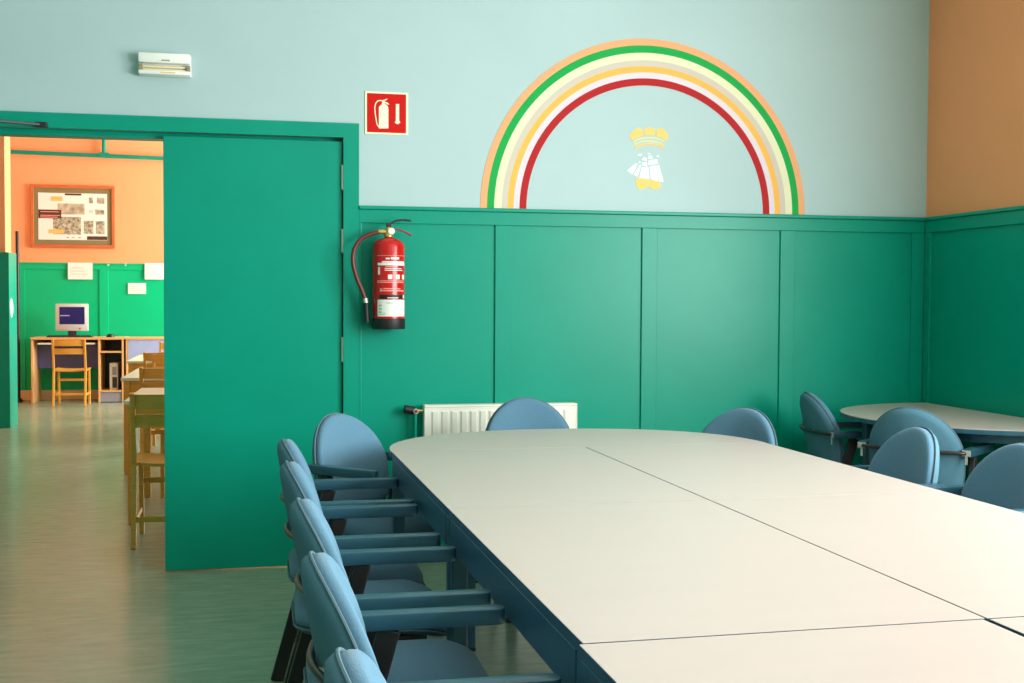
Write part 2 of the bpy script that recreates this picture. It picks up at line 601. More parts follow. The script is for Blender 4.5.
ec = lambda x, y: P(600 + x / 7.589, 110 + y / 7.589, 1, WALL_Y)
for pl in ([(225, 190), (232, 222), (246, 236), (270, 215), (300, 203), (330, 195), (328, 158), (306, 140), (285, 136), (250, 160)],
           [(338, 192), (334, 152), (358, 136), (380, 130), (404, 137), (420, 152), (417, 192)],
           [(425, 195), (427, 155), (447, 140), (470, 138), (498, 160), (514, 190), (514, 218), (497, 234), (470, 212), (450, 203)]):
    flat('crown_lobe', [pl], 'emblem_gold', em, ec)


def arc(cx, cy, rx, ry0, a0, a1, w, n=14):
    o, i = [], []
    for k in range(n + 1):
        a = math.radians(a0 + (a1 - a0) * k / n)
        o.append((cx + rx * math.cos(a), cy - ry0 * math.sin(a)))
        i.append((cx + (rx - w * .3) * math.cos(a), cy + w - ry0 * math.sin(a)))
    return o + i[::-1]


flat('crown_arc', [arc(372, 250, 125, 45, 170, 10, 13)], 'emblem_pale', em, ec)
flat('crown_arc', [arc(372, 275, 118, 45, 172, 8, 12)], 'emblem_pale', em, ec)
flat('crown_arc', [arc(375, 298, 112, 46, 176, 4, 14)], 'emblem_gold', em, ec)
for pl in ([(205, 460), (270, 405), (285, 410), (245, 490)], [(255, 490), (300, 415), (312, 415), (285, 508)],
           [(298, 517), (315, 435), (365, 430), (375, 522)], [(385, 525), (375, 430), (425, 420), (440, 542)],
           [(446, 542), (430, 422), (448, 418), (483, 546)], [(318, 425), (322, 397), (355, 395), (357, 424)],
           [(366, 420), (369, 382), (405, 376), (409, 414)], [(414, 412), (411, 375), (432, 373), (441, 410)],
           [(315, 380), (330, 360), (356, 364), (353, 386)], [(364, 372), (368, 346), (395, 348), (398, 370)],
           [(285, 342), (300, 330), (322, 342), (305, 353)], [(358, 332), (372, 325), (386, 332), (372, 337)], [(424, 354), (440, 341), (451, 357)],
           [(288, 402), (300, 385), (312, 400)]):
    flat('sail', [pl], 'emblem_white', em, ec)
flat('hull', [[(270, 525), (285, 513), (310, 520), (375, 528), (458, 548), (462, 575), (432, 606), (400, 600), (365, 578), (330, 600), (292, 602), (275, 565)]], 'emblem_gold', em, ec)

# fire-extinguisher sign
s0 = P(386.5, 113.4, 1, WALL_Y)
sg = thing('fire_sign', 'square red fire extinguisher sign with cream border on blue wall', 'sign', s0)
scv = lambda x, y: P(350 + x / 10.51, 80 + y / 10.51, 1, WALL_Y)
b = nb(); box(b, -.1055, .1055, -.005, -.0005, -.1035, .1035, .001); obj('border', b, 'sign_cream', sg)
b = nb(); box(b, -.0955, .0955, -.0062, -.0048, -.0945, .0945); obj('red_field', b, 'sign_red', sg)
# pictogram, drawn in sign units (crop pixels)
hose = [(342, 222), (318, 217), (292, 222), (270, 245), (258, 290), (265, 370), (283, 470), (305, 500)]
hp = [(Vector(p)) for p in hose]
l_, r_ = [], []
for i, p in enumerate(hp):
    a = (hp[min(i + 1, len(hp) - 1)] - hp[max(i - 1, 0)]).normalized()
    n_ = Vector((-a.y, a.x)) * 5.5
    l_.append(tuple(p + n_)); r_.append(tuple(p - n_))
k = dict(y0=-.0062, th=-.0012)
flat('pictogram', [[(302, 290), (312, 272), (330, 262), (336, 240), (336, 214), (364, 212), (364, 252), (385, 265), (398, 285), (402, 300), (402, 511), (302, 511)]], 'sign_cream', sg, scv, **k)
flat('pictogram', [l_ + r_[::-1]], 'sign_cream', sg, scv, **k)
flat('pictogram', [[(350, 212), (388, 198), (392, 206), (364, 224)], [(365, 230), (398, 243), (413, 262), (392, 258), (366, 244)]], 'sign_cream', sg, scv, **k)
flat('arrow', [[(480, 255), (515, 255), (515, 432), (525, 440), (525, 452), (497, 468), (470, 452), (470, 440), (480, 432)]], 'sign_cream', sg, scv, **k)

# emergency light
f0, f1 = P(138, 51.5, 1, WALL_Y - .04), P(191, 77.5, 1, WALL_Y - .04)
cx, cz = (f0.x + f1.x) / 2, (f0.z + f1.z) / 2
w, h = (f1.x - f0.x) / 2, (f0.z - f1.z) / 2 - .003
em_l = thing('emergency_light', 'small white emergency light box above the doorway', 'light fixture', (cx, WALL_Y, cz))
b = nb(); box(b, -w, w, -.028, -.0005, -h, h, .006); obj('base', b, 'white_plastic', em_l, True)
b = nb(); box(b, -w + .002, w - .002, -.068, -.0282, .002, h - .002, .008); obj('upper_cover', b, 'diffuser', em_l, True)
b = nb(); box(b, -w + .002, w - .002, -.06, -.0282, -h + .002, -h + .022, .006); obj('lower_cover', b, 'diffuser', em_l, True)
for zz in (-.012, -.0265):
    b = nb(); tube(b, [(-w + .022, -.042, zz), (w - .022, -.042, zz)], .0055, 10); obj('lamp_tube', b, 'tube_glass', em_l, True)
for s in (-1, 1):
    b = nb(); box(b, s * (w - .012) - .009, s * (w - .012) + .009, -.054, -.0285, -.034, -.003, .002); obj('tube_socket', b, 'grey_text', em_l)
b = nb(); box(b, -.012, .025, -.0695, -.0682, .0115, .017); obj('badge', b, 'grey_text', em_l)
b = nb(); box(b, -.02, .05, -.0608, -.0602, -h + .009, -h + .014); obj('print', b, 'ink_yellow', em_l)

# fire extinguisher
eb = P(388.5, 329, 1, WALL_Y - .1)
EX = Vector((eb.x, WALL_Y - .1, eb.z))
R_ = .0775
ex = thing('fire_extinguisher', 'red fire extinguisher with dark hose hung on the green panelling', 'fire extinguisher', EX)
b = nb(); lathe(b, [(0, .012), (R_ - .006, .012), (R_ - .001, .016), (R_, .05), (R_, .398), (R_ - .004, .413), (R_ - .02, .428), (.035, .438), (.021, .442), (.019, .452), (0, .452)], 40)
obj('cylinder', b, 'red_paint', ex, 40)
b = nb(); lathe(b, [(0, 0), (R_ + .0005, 0), (R_ + .003, .004), (R_ + .003, .05), (R_ + .0005, .052), (R_ + .0005, .0505), (0, .0505)], 40); obj('base_skirt', b, 'black_rubber', ex, 40)
b = nb(); lathe(b, [(0, .447), (.022, .447), (.022, .457), (.018, .462), (.018, .484), (.014, .492), (0, .492)], 20); obj('valve', b, 'brass', ex, 40)
b = nb(); tube(b, [(-.012, 0, .469), (-.05, -.001, .471)], .0115, 12); obj('hose_fitting', b, 'brass', ex, True)
b = nb(); lathe(b, [(0, 0), (.016, 0), (.016, .012), (0, .012)], 20, Matrix.Translation((.012, -.014, .472)) @ Matrix.Rotation(math.radians(90), 4, 'X')); obj('gauge', b, 'label_white', ex, 40)
b = nb(); box(b, -.012, .014, -.011, .011, .492, .512, .003)
pts = [(.004, 0, .507), (.035, 0, .524), (.07, 0, .529), (.108, 0, .525)]
for a_, c_ in zip(pts[:-1], pts[1:]):
    bar(b, a_, c_, .022, .010, bev=.002)
obj('squeeze_lever', b, 'black_metal', ex)
b = nb()
pts = [(.012, 0, .482), (.045, 0, .482), (.075, 0, .472), (.112, 0, .453)]
for a_, c_ in zip(pts[:-1], pts[1:]):
    bar(b, a_, c_, .02, .008, bev=.002)
obj('carry_handle', b, 'red_plastic', ex)


def exp_(x, y, o=.1):
    return P(x, y, 1, WALL_Y - o) - EX


b = nb(); tube(b, [exp_(381, 231.5), exp_(371, 234), exp_(361, 239), exp_(354.5, 249), exp_(353, 262), exp_(356.5, 277), exp_(362, 290), exp_(365.3, 299)], .0105, 12, 6); obj('hose', b, 'hose', ex, True)
b = nb(); tube(b, [exp_(365.2, 298.4), exp_(365.9, 303)], .0125, 12); obj('hose_collar', b, 'steel', ex, True)
b = nb(); tube(b, [exp_(365.9, 302.8), exp_(366.6, 315), exp_(367, 322)], [.0135, .0145, .016], 12); obj('nozzle', b, 'black_rubber', ex, True)
b = nb(); box(b, -.02, .02, R_ + .001, .098, .30, .36, .002); obj('wall_bracket', b, 'black_metal', ex)


def patch(name, a0, a1, z0, z1, m, off=.0006, n=10):
    """curved label on the cylinder; angles in degrees, 0 = towards the room, positive to the right"""
    bb = nb()
    g = []
    for k in range(n + 1):
        a = math.radians(a0 + (a1 - a0) * k / n)
        s, c = math.sin(a), -math.cos(a)
        g.append([bb.verts.new((r * s, r * c, z)) for r, z in ((R_ + .0001, z0), (R_ + off, z0), (R_ + off, z1), (R_ + .0001, z1))])
    for i in range(n):
        for q_ in range(4):
            bb.faces.new((g[i][q_], g[i][(q_ + 1) % 4], g[i + 1][(q_ + 1) % 4], g[i + 1][q_]))
    bb.faces.new(g[0]); bb.faces.new(g[-1][::-1])
    return obj(name, bb, m, ex, 30)


patch('service_label', -48, 72, .062, .142, 'label_white')
patch('label_header', -40, 72, .146, .166, 'black_rubber')
patch('label_header_print', -10, 30, .149, .153, 'label_white', .0012)
patch('label_tab', 55, 66, .148, .165, 'label_white', .0012)
for i, (z0, z1, a0, a1, m_) in enumerate([(.182, .188, -30, 60, 'label_pale'), (.192, .197, -25, 40, 'label_pale'), (.223, .227, -50, 60, 'label_pale'), (.230, .234, -50, 60, 'label_pale'),
                                          (.281, .285, -20, 50, 'label_white'), (.290, .293, -20, 46, 'label_white'), (.298, .302, -18, 30, 'label_pale'),
                                          (.306, .318, -48, 70, 'label_white'), (.319, .326, -30, 66, 'label_white'), (.335, .342, -16, -2, 'label_white'), (.335, .345, 2, 34, 'label_white'), (.352, .354, -50, 70, 'label_pale')]):
    patch('label_print', a0, a1, z0, z1, m_)
for a in (-8, 22, 50):
    patch('label_pictogram', a, a + 15, .240, .262, 'label_white', .0006, 4)
patch('label_pictogram', -46, -38, .262, .298, 'label_white', .0006, 4)
patch('label_pictogram', -38, -30, .180, .196, 'label_pale', .0006, 4)
for zz in (.078, .094, .110):
    patch('label_print', -42, -30, zz, zz + .008, 'label_green', .0012, 4)
for zz, a0, a1 in ((.128, -14, 20), (.122, -14, 8), (.076, -26, -14), (.070, -40, -18)):
    patch('label_print', a0, a1, zz, zz + .003, 'label_green', .0012, 4)

# radiator under the wall
ra, rz_ = P(424.5, 405, 1, WALL_Y - .1), P(577.5, 405, 1, WALL_Y - .1)
RX0, RX1, RZ1, RZ0 = ra.x, rz_.x, .795, .2
rd = thing('radiator', 'white ribbed panel radiator on the green wall behind the table', 'radiator', (RX0, WALL_Y, 0))
L = RX1 - RX0
b = nb(); box(b, .004, L - .004, -.098, -.086, RZ0, RZ1 - .012, .003)
nfl = 15
for i in range(nfl):
    c_ = .03 + (L - .06) * (i + .5) / nfl
    ww = (L - .06) / nfl * .42
    poly = [(c_ - ww, -.098, 0), (c_ - ww * .6, -.106, 0), (c_ + ww * .6, -.106, 0), (c_ + ww, -.098, 0)]
    prism(b, [(x, y, RZ0 + .03) for x, y, _ in poly], (0, 0, RZ1 - RZ0 - .062))
obj('front_panel', b, 'radiator_white', rd)
b = nb(); box(b, .004, L - .004, -.042, -.032, RZ0, RZ1 - .012, .003); obj('back_panel', b, 'radiator_white', rd)
b = nb()
box(b, 0, L, -.1, -.03, RZ1 - .012, RZ1, .003)
obj('top_grille', b, 'radiator_white', rd)
for x_ in (0, L - .006):
    b = nb(); box(b, x_, x_ + .006, -.0995, -.0305, RZ0, RZ1 - .0125, .002); obj('side_cover', b, 'radiator_white', rd)
for x_ in (.15, L - .15):
    b = nb(); box(b, x_ - .02, x_ + .02, -.0315, -.019, RZ0 + .05, RZ1 - .06); obj('bracket', b, 'steel', rd)
vz = P(413, 411, 1, WALL_Y - .065).z
b = nb(); tube(b, [(0.002, -.065, vz), (-.045, -.065, vz)], .009, 10); obj('valve_stem', b, 'brass', rd, True)
b = nb(); lathe(b, [(0, 0), (.019, 0), (.021, .01), (.02, .05), (.015, .055), (0, .055)], 18, Matrix.Translation((-.043, -.06, vz)) @ Matrix.Rotation(math.radians(-78), 4, 'Y') @ Matrix.Rotation(0, 4, 'Z')); obj('valve_knob', b, 'black_rubber', rd, 40)
b = nb(); tube(b, [(-.04, -.09, vz), (-.04, -.04, vz)], .013, 12); obj('valve_body', b, 'steel', rd, True)
b = nb(); tube(b, [(-.04, -.0965, vz), (-.04, -.09, vz)], .008, 12); obj('valve_cap', b, 'red_plastic', rd, True)
b = nb(); tube(b, [(-.04, -.065, vz), (-.04, -.065, .001)], .008, 10); obj('pipe', b, 'green_paint', rd, True)

# ================================================================== TABLES
ZT = 0.76
TA = 0.0158936
TO = Matrix.Rotation(TA, 4, 'Z')
lon0 = 0.548
MOD = 1.254
HALF = 0.731
LATC = 1.266


def half_outline(hw, d, n=28, inset=0.0):
    """half-oval: flat side on x = 0 from y=-hw..hw, bulging towards +x"""
    pts = []
    for k in range(n + 1):
        a = -math.pi / 2 + math.pi * k / n
        c, s = math.cos(a), math.sin(a)
        pts.append(((d - inset) * (abs(c) ** .92) + inset * .0, (hw - inset) * math.copysign(abs(s) ** .92, s)))
    return pts


def rect_table(name, label, lx, ly):
    """table with origin at the floor below its centre; lx along its length (local y), ly across (local x)"""
    t = thing(name, label, 'table', group='rectangular tables pushed together')
    b = nb(); box(b, -ly / 2 + .0012, ly / 2 - .0012, -lx / 2 + .002, lx / 2 - .002, ZT - .0012, ZT, .0004, seg=1); obj('tabletop', b, 'laminate', t)
    b = nb(); box(b, -ly / 2 + .0012, ly / 2 - .0012, -lx / 2 + .002, lx / 2 - .002, ZT - .022, ZT - .0014); obj('edge_band', b, 'blue_paint', t)
    for s in (-1, 1):
        b = nb(); box(b, s * (ly / 2 - .0115) - .010, s * (ly / 2 - .0115) + .010, -lx / 2 + .045, lx / 2 - .045, ZT - .105, ZT - .0225, .002); obj('apron', b, 'blue_paint', t)
        b = nb(); box(b, -ly / 2 + .045, ly / 2 - .045, s * (lx / 2 - .014) - .01, s * (lx / 2 - .014) + .01, ZT - .105, ZT - .0225, .002); obj('apron', b, 'blue_paint', t)
    for sx in (-1, 1):
        for sy in (-1, 1):
            b = nb()
            cx_, cy_ = sx * (ly / 2 - .024), sy * (lx / 2 - .024)
            box(b, cx_ - .021, cx_ + .021, cy_ - .021, cy_ + .021, .012, ZT - .0225, .004)
            lg = obj('leg', b, 'blue_paint', t)
            b = nb(); box(b, cx_ - .022, cx_ + .022, cy_ - .022, cy_ + .022, 0, .0118, .003); obj('foot_cap', b, 'black_rubber', lg)
    return t


names = {(-1, 0): 'pale rectangular table nearest the viewer on the left side of the long table',
         (1, 0): 'pale rectangular table nearest the viewer on the right side of the long table',
         (-1, 1): 'pale rectangular table in the middle of the left side of the long table',
         (1, 1): 'pale rectangular table in the middle of the right side of the long table',
         (-1, 2): 'pale rectangular table touching the left half of the rounded end table',
         (1, 2): 'pale rectangular table touching the right half of the rounded end table'}
# seams (distance along the table) read from the photograph
seams = [0.60, 1.808, 3.068, 4.272]
proto = None
for row in range(3):
    for side in (-1, 1):
        L_ = MOD - .05
        if proto is None:
            o = proto = rect_table('rectangular_table', names[(side, row)], 1.204, HALF)
        else:
            o = copy_tree(proto)
        o['label'] = names[(side, row)]
        end = seams[row + 1] - .001
        lat = LATC + side * HALF / 2 + side * .001 + (-.008 if (side, row) == (-1, 0) else 0)
        lon = end - .602 if row < 2 else seams[3] - .602
        if row == 1:
            lon = (seams[1] + seams[2]) / 2
        v = TO @ Vector((lat, lon, 0))
        o.location = v
        o.rotation_euler = (0, 0, TA)
        sc_ = ((seams[2] - seams[1] - .003) / 1.204) if row == 1 else 1
        o.scale = (1, sc_, 1)


def half_table(label, hw, d, zt, group, front_legs):
    t = thing('half_round_table', label, 'table', group=group)
    o_ = half_outline(hw, d)
    b = nb(); prism(b, [(x, y, zt - .003) for x, y in o_], (0, 0, .003)); obj('tabletop', b, 'laminate', t)
    b = nb(); prism(b, [(x, y, zt - .022) for x, y in o_], (0, 0, .0188)); obj('edge_band', b, 'blue_paint', t)
    b = nb()
    o2 = [(x, y) for x, y in half_outline(hw - .0, d, 28)]
    ins = lambda p_, k_: (p_[0] * k_, p_[1] * k_)
    A = [ins(p_, .84) for p_ in o2]; B = [ins(p_, .81) for p_ in o2]
    A = [(max(x, .006), y) for x, y in A]; B = [(max(x, .006), y) for x, y in B]
    ring = A + B[::-1]
    prism(b, [(x, y, zt - .07) for x, y in ring], (0, 0, .0475)); obj('curved_apron', b, 'blue_paint', t)
    b = nb(); box(b, .006, .026, -hw * .82, hw * .82, zt - .07, zt - .0225, .002); obj('apron', b, 'blue_paint', t)
    for x_, y_ in ((.05, -hw + .30), (.05, hw - .30), *front_legs):
        b = nb(); box(b, x_ - .021, x_ + .021, y_ - .021, y_ + .021, .012, zt - .0225, .004); lg = obj('leg', b, 'blue_paint', t)
        b = nb(); box(b, x_ - .022, x_ + .022, y_ - .022, y_ + .022, 0, .0118, .003); obj('foot_cap', b, 'black_rubber', lg)
    return t


ht = half_table('pale half-round table closing the far end of the long table', HALF + .002, .632, ZT, 'half-round tables', ((.40, -.19), (.40, .19)))
ht.location = TO @ Vector((LATC, seams[3] + .0006, 0))
ht.rotation_euler = (0, 0, TA + math.pi / 2)
h2 = half_table('pale half-round table standing against the right wall in the corner', .71, .765, .772, 'half-round tables', ((.675, -.085),))
h2.location = (WALL_X - .035, 5.06, 0)
h2.rotation_euler = (0, 0, math.pi)

# ================================================================== ARMCHAIRS


def disc_pad(bm, outline, layers, M):
    """rings of the outline scaled about its centre; layers = (scale, depth)"""
    n = len(outline)
    cx_ = sum(p_[0] for p_ in outline) / n
    cz_ = sum(p_[1] for p_ in outline) / n
    rings = []
    for s_, d_ in layers:
        if s_ == 0:
            rings.append([bm.verts.new(M(cx_, cz_, d_))])
        else:
            rings.append([bm.verts.new(M(cx_ + (x - cx_) * s_, cz_ + (z - cz_) * s_, d_)) for x, z in outline])
    for a, c in zip(rings[:-1], rings[1:]):
        for k in range(n):
            k2 = (k + 1) % n
            if len(a) == 1:
                bm.faces.new((a[0], c[k2], c[k]))
            elif len(c) == 1:
                bm.faces.new((a[k], a[k2], c[0]))
            else:
                bm.faces.new((a[k], a[k2], c[k2], c[k]))


def arch(hw, z0, z1, zs, rc=.05, n=22, flare=.0):
    """arch outline: rounded bottom corners, straight sides to zs, elliptical top; (y, z) counter-clockwise"""
    pts = []
    for k in range(5):
        a = -math.pi / 2 + math.pi / 2 * k / 4
        pts.append((hw - flare - rc + rc * math.cos(a), z0 + rc + rc * math.sin(a)))
    for k in range(1, 4):
        t_ = k / 4
        pts.append((hw - flare * (1 - t_) ** 2, z0 + rc + (zs - z0 - rc) * t_))
    for k in range(n + 1):
        a = math.pi * k / n
        pts.append((hw * math.copysign(abs(math.cos(a)) ** 1.0, math.cos(a)), zs + (z1 - zs) * (math.sin(a) ** 1.0)))
    for k in range(1, 4):
        t_ = 1 - k / 4
        pts.append((-(hw - flare * (1 - t_) ** 2), z0 + rc + (zs - z0 - rc) * t_))
    for k in range(5):
        a = math.pi + math.pi / 2 * k / 4
        pts.append((-(hw - flare - rc) + rc * math.cos(a), z0 + rc + rc * math.sin(a)))
    return pts


def make_armchair(label):
    """faces +x; the middle of the top of the back stands above (-0.20, 0)"""
    t = thing('armchair', label, 'chair')
    ZTOP, ZBOT = .856, .49
    REC = math.tan(math.radians(11))

    def Mb(y, z, d):
        x = -.20 + (ZTOP - z) * REC + 1.25 * y * y
        return Vector((x + d, y, z + d * .18))
    out = arch(.208, ZBOT, ZTOP, .64, .048, 24, .008)
    b = nb()
    disc_pad(b, out, [(0, -.024), (.5, -.024), (.85, -.022), (.96, -.016), (.995, -.006), (1.0, 0), (.99, .0008), (.9, .001), (0, .001)], Mb)
    back = obj('backrest', b, 'shell_fabric', t, 60)
    b = nb()
    out2 = [(y * .975, ZBOT + .01 + (z - ZBOT) * .968) for y, z in out]
    disc_pad(b, out2, [(0, .0005), (.9, .0005), (.985, .001), (1.0, .006), (1.003, .014), (.99, .024), (.95, .031), (.86, .036), (.6, .039), (.3, .040), (0, .040)], Mb)
    obj('back_cushion', b, 'fabric', back, 60)
    b = nb()
    ring = [Mb(y * 1.004, .49 + (z - .49) * 1.004, .001) for y, z in out]
    tube(b, ring + [ring[0]], .0034, 6)
    obj('back_piping', b, 'piping', back, True)
    # seat
    def rr(hx0, hx1, hy0, hy1, r, n=6):
        pts = []
        for cx_, cy_, a0, hh in ((hx1 - r, hy1 - r, 0, 0), (hx0 + r, hy0 - r, 90, 0), (hx0 + r, -hy0 + r, 180, 0), (hx1 - r, -hy1 + r, 270, 0)):
            for k_ in range(n + 1):
                a = math.radians(a0 + 90 * k_ / n)
                pts.append((cx_ + r * math.cos(a), cy_ + r * math.sin(a)))
        return pts
    so = rr(-.18, .245, .185, .205, .075)

    def Ms(x, y, d):
        drop = max(0, (x - .10)) ** 2 * 1.5
        return Vector((x, y, .428 + d - drop + .012 * (-x) * .8))
    b = nb()
    disc_pad(b, so, [(0, -.018), (.6, -.018), (.93, -.014), (.995, -.004), (1, .002), (.985, .003), (0, .003)], Ms)
    seat = obj('seat_shell', b, 'blue_paint', t, 60)
    b = nb()
    so2 = [(x * .985, y * .985) for x, y in so]
    disc_pad(b, so2, [(0, .003), (.97, .003), (.995, .008), (1.0, .022), (.99, .036), (.95, .046), (.85, .052), (.5, .054), (0, .054)], Ms)
    obj('seat_cushion', b, 'fabric', t, 60)
    b = nb()
    ring = [Ms(x * 1.003, y * 1.003, .003) for x, y in so]
    tube(b, ring + [ring[0]], .0034, 6)
    obj('seat_piping', b, 'piping', seat, True)
    # rod behind the back, bent to meet the arms
    zr = .672
    xb = -.20 + (ZTOP - zr) * REC - .034
    b = nb()
    rod = [(0, 0), (.05, .003), (.10, .0115), (.14, .022), (.18, .032), (.208, .042), (.222, .056), (.228, .075)]
    tube(b, [(xb + dx, -y_, zr) for y_, dx in rod[::-1]] + [(xb + dx, y_, zr) for y_, dx in rod[1:]], .0085, 10, 3)
    obj('back_rail', b, 'dark_steel', t, True)
    for s in (-1, 1):
        b = nb(); tube(b, [(xb + .01, s * .08, zr), (xb + .035, s * .08, zr)], .009, 10); obj('bolt', b, 'steel', t, True)
    for s in (-1, 1):
        ya = s * .228
        b = nb()
        pl = []
        x0_, x1_ = -.142, .20
        hw_ = .021
        for k_ in range(9):
            a = -math.pi / 2 + math.pi * k_ / 8
            pl.append((x1_ - .018 + .018 * math.cos(a), hw_ * math.copysign(abs(math.sin(a)) ** .7, math.sin(a))))
        pl += [(x0_, hw_), (x0_, -hw_)]
        tb = bmesh.new()
        prism(tb, [(x, ya + y, .656) for x, y in pl], (0, 0, .033))
        bmesh.ops.recalc_face_normals(tb, faces=tb.faces)
        bmesh.ops.bevel(tb, geom=[e for e in tb.edges if abs(e.verts[0].co.z - e.verts[1].co.z) < 1e-5], offset=.003, segments=2, affect='EDGES', profile=.5)
        merge(b, tb)
        ar = obj('armrest', b, 'blue_paint', t, 40)
        b = nb(); box(b, x0_ - .004, x0_ - .0005, ya - .018, ya + .018, .66, .685, .001); box(b, x0_ - .004, x0_ - .0005, ya - .005, ya + .005, .625, .6595); obj('end_plate', b, 'steel', ar)
        b = nb(); bar(b, (-.035, ya, .6555), (-.215, ya, 0.0), .024, .044, (1, 0, 0), .004); obj('leg', b, 'brown_black', t)
        b = nb(); bar(b, (-.085, s * .2025, .40), (.19, s * .2025, 0.0), .024, .036, (1, 0, 0), .004); obj('leg', b, 'brown_black', t)
        b = nb(); bar(b, (-.14, s * .178, .394), (.17, s * .178, .394), .022, .026, (0, 0, 1), .003); obj('side_rail', b, 'brown_black', t)
    for x_ in (-.105, .10):
        b = nb(); bar(b, (x_, -.2, .372), (x_, .2, .372), .03, .018, (0, 0, 1), .003); obj('seat_support', b, 'brown_black', t)
    return t


def place_chair(o, bx, by, deg, label, group):
    """put the chair so that the top of its back stands above (bx, by)"""
    a = math.radians(deg)
    o.location = (bx + .20 * math.cos(a), by + .20 * math.sin(a), 0)
    o.rotation_euler = (0, 0, a)
    o['label'] = label
    o['group'] = group


G1 = 'blue armchairs around the long table'
G2 = 'blue armchairs at the corner table'
chairs = [
    (0.285, 4.73, -44, 'blue armchair turned towards the viewer at the far left corner of the long table', G1),
    (0.070, 3.88, 0, 'blue armchair farthest from the viewer in the left row along the table', G1),
    (0.070, 3.335, 0, 'blue armchair second from the far end of the left row', G1),
    (0.082, 2.70, 0, 'blue armchair in the left row, third from its far end', G1),
    (0.086, 2.11, 0, 'blue armchair in the left row, second nearest the viewer', G1),
    (0.095, 1.5, 0, 'blue armchair nearest the viewer at the bottom edge of the picture', G1),
    (1.205, 5.375, -90, 'blue armchair in front of the radiator behind the rounded table end', G1),
    (2.035, 4.72, 212, 'blue armchair at the right of the rounded table end, back to the green wall', G1),
    (2.35, 3.875, 180, 'blue armchair on the right side of the long table, before the corner table', G1),
    (2.42, 3.37, 180, 'blue armchair at the right edge of the picture beside the long table', G1),
    (2.665, 5.47, -8, 'blue armchair at the left tip of the corner table, seen side-on', G2),
    (2.73, 4.62, 40, 'blue armchair seen from behind, drawn up to the corner table', G2),
]
ch0 = make_armchair(chairs[0][3])
for i, c in enumerate(chairs):
    o = ch0 if i == 0 else copy_tree(ch0)
    place_chair(o, *c)

# ================================================================== THE ROOM BEYOND
# wooden school chair, faces +y, origin on the floor below the middle of its back legs


def wooden_chair(label):
    t = thing('wooden_chair', label, 'chair')
    for s in (-1, 1):
        b = nb()
        x_ = s * .182
        bar(b, (x_, -.02, 0), (x_, .045, .44), .026, .036, (0, 1, 0), .004)
        bar(b, (x_, .045, .43), (x_, -.033, .818), .026, .034, (0, 1, 0), .004)
        obj('back_post', b, 'yellow_wood', t)
        b = nb(); bar(b, (x_ * .98, .40, 0), (x_ * .98, .37, .425), .026, .034, (0, 1, 0), .004); obj('front_leg', b, 'yellow_wood', t)
        b = nb(); bar(b, (x_, .01, .14), (x_, .385, .14), .018, .026, (0, 0, 1), .003); obj('stretcher', b, 'yellow_wood', t)
    for z_, h_ in ((.772, .075), (.67, .07)):
        b = nb()
        y_ = .045 - .075 * (z_ - .43) / .40
        n = 8
        g = []
        for k_ in range(n + 1):
            x_ = -.170 + .34 * k_ / n
            yy = y_ - .018 * (1 - (x_ / .17) ** 2)
            g.append([b.verts.new((x_, yy + dy, z_ + dz)) for dy, dz in ((-.007, -h_ / 2), (.007, -h_ / 2), (.007, h_ / 2), (-.007, h_ / 2))])
        for i in range(n):
            for q_ in range(4):
                b.faces.new((g[i][q_], g[i][(q_ + 1) % 4], g[i + 1][(q_ + 1) % 4], g[i + 1][q_]))
        b.faces.new(g[0]); b.faces.new(g[-1][::-1])
        obj('back_slat', b, 'yellow_wood', t)
    b = nb()
    n = 8
    g = []
    for k_ in range(n + 1):
        x_ = -.195 + .39 * k_ / n
        dip = .012 * (1 - (x_ / .195) ** 2)
        ys_ = .035 if abs(x_) > .16 else .02
        g.append([b.verts.new((x_, y, z)) for y, z in ((.0685, .428 - dip), (.43, .436 - dip), (.43, .452 - dip), (.0685, .444 - dip))])
    for i in range(n):
        for q_ in range(4):
            b.faces.new((g[i][q_], g[i][(q_ + 1) % 4], g[i + 1][(q_ + 1) % 4], g[i + 1][q_]))
    b.faces.new(g[0]); b.faces.new(g[-1][::-1])
    obj('seat', b, 'yellow_wood', t)
    b = nb(); bar(b, (-.168, .0, .15), (.168, .0, .15), .016, .03, (0, 0, 1), .003); obj('stretcher', b, 'yellow_wood', t)
    b = nb(); bar(b, (-.165, .385, .30), (.165, .385, .30), .016, .03, (0, 0, 1), .003); obj('stretcher', b, 'yellow_wood', t)
    return t


def school_table(label, w_, d_, z_):
    """origin at the floor below its near left corner"""
    t = thing('school_table', label, 'table', group='pale school tables in the room beyond')
    b = nb(); box(b, 0, w_, 0, d_, z_ - .024, z_, .004); obj('tabletop', b, 'pale_top', t)
    for y_ in (.03, d_ - .05):
        b = nb(); box(b, .06, w_ - .06, y_, y_ + .02, z_ - .11, z_ - .0245); obj('apron', b, 'yellow_wood', t)
    for x_ in (.03, w_ - .05):
        b = nb(); box(b, x_, x_ + .02, .06, d_ - .06, z_ - .11, z_ - .0245); obj('apron', b, 'yellow_wood', t)
    for x_ in (.04, w_ - .04):
        for y_ in (.04, d_ - .04):
            b = nb(); box(b, x_ - .022, x_ + .022, y_ - .022, y_ + .022, 0, z_ - .0245, .004); obj('leg', b, 'yellow_wood', t)
    return t


ZS = .72
tabs = [((123.5, 401), (124.5, 388), 'nearest pale school table half hidden by the green door'),
        ((120.5, 378), (121, 367.5), 'second pale school table behind the nearest one beyond the door'),
        ((126, 361), (127, 352.5), 'farthest pale school table in front of the computer desk')]
tp = []
for (n_, f_, lb) in tabs:
    a, c = P(*n_, 2, ZS), P(*f_, 2, ZS)
    tp.append((a, c))
    o = school_table(lb, 1.2, min(1.3, c.y - a.y), ZS)
    o.location = (a.x, a.y, 0)

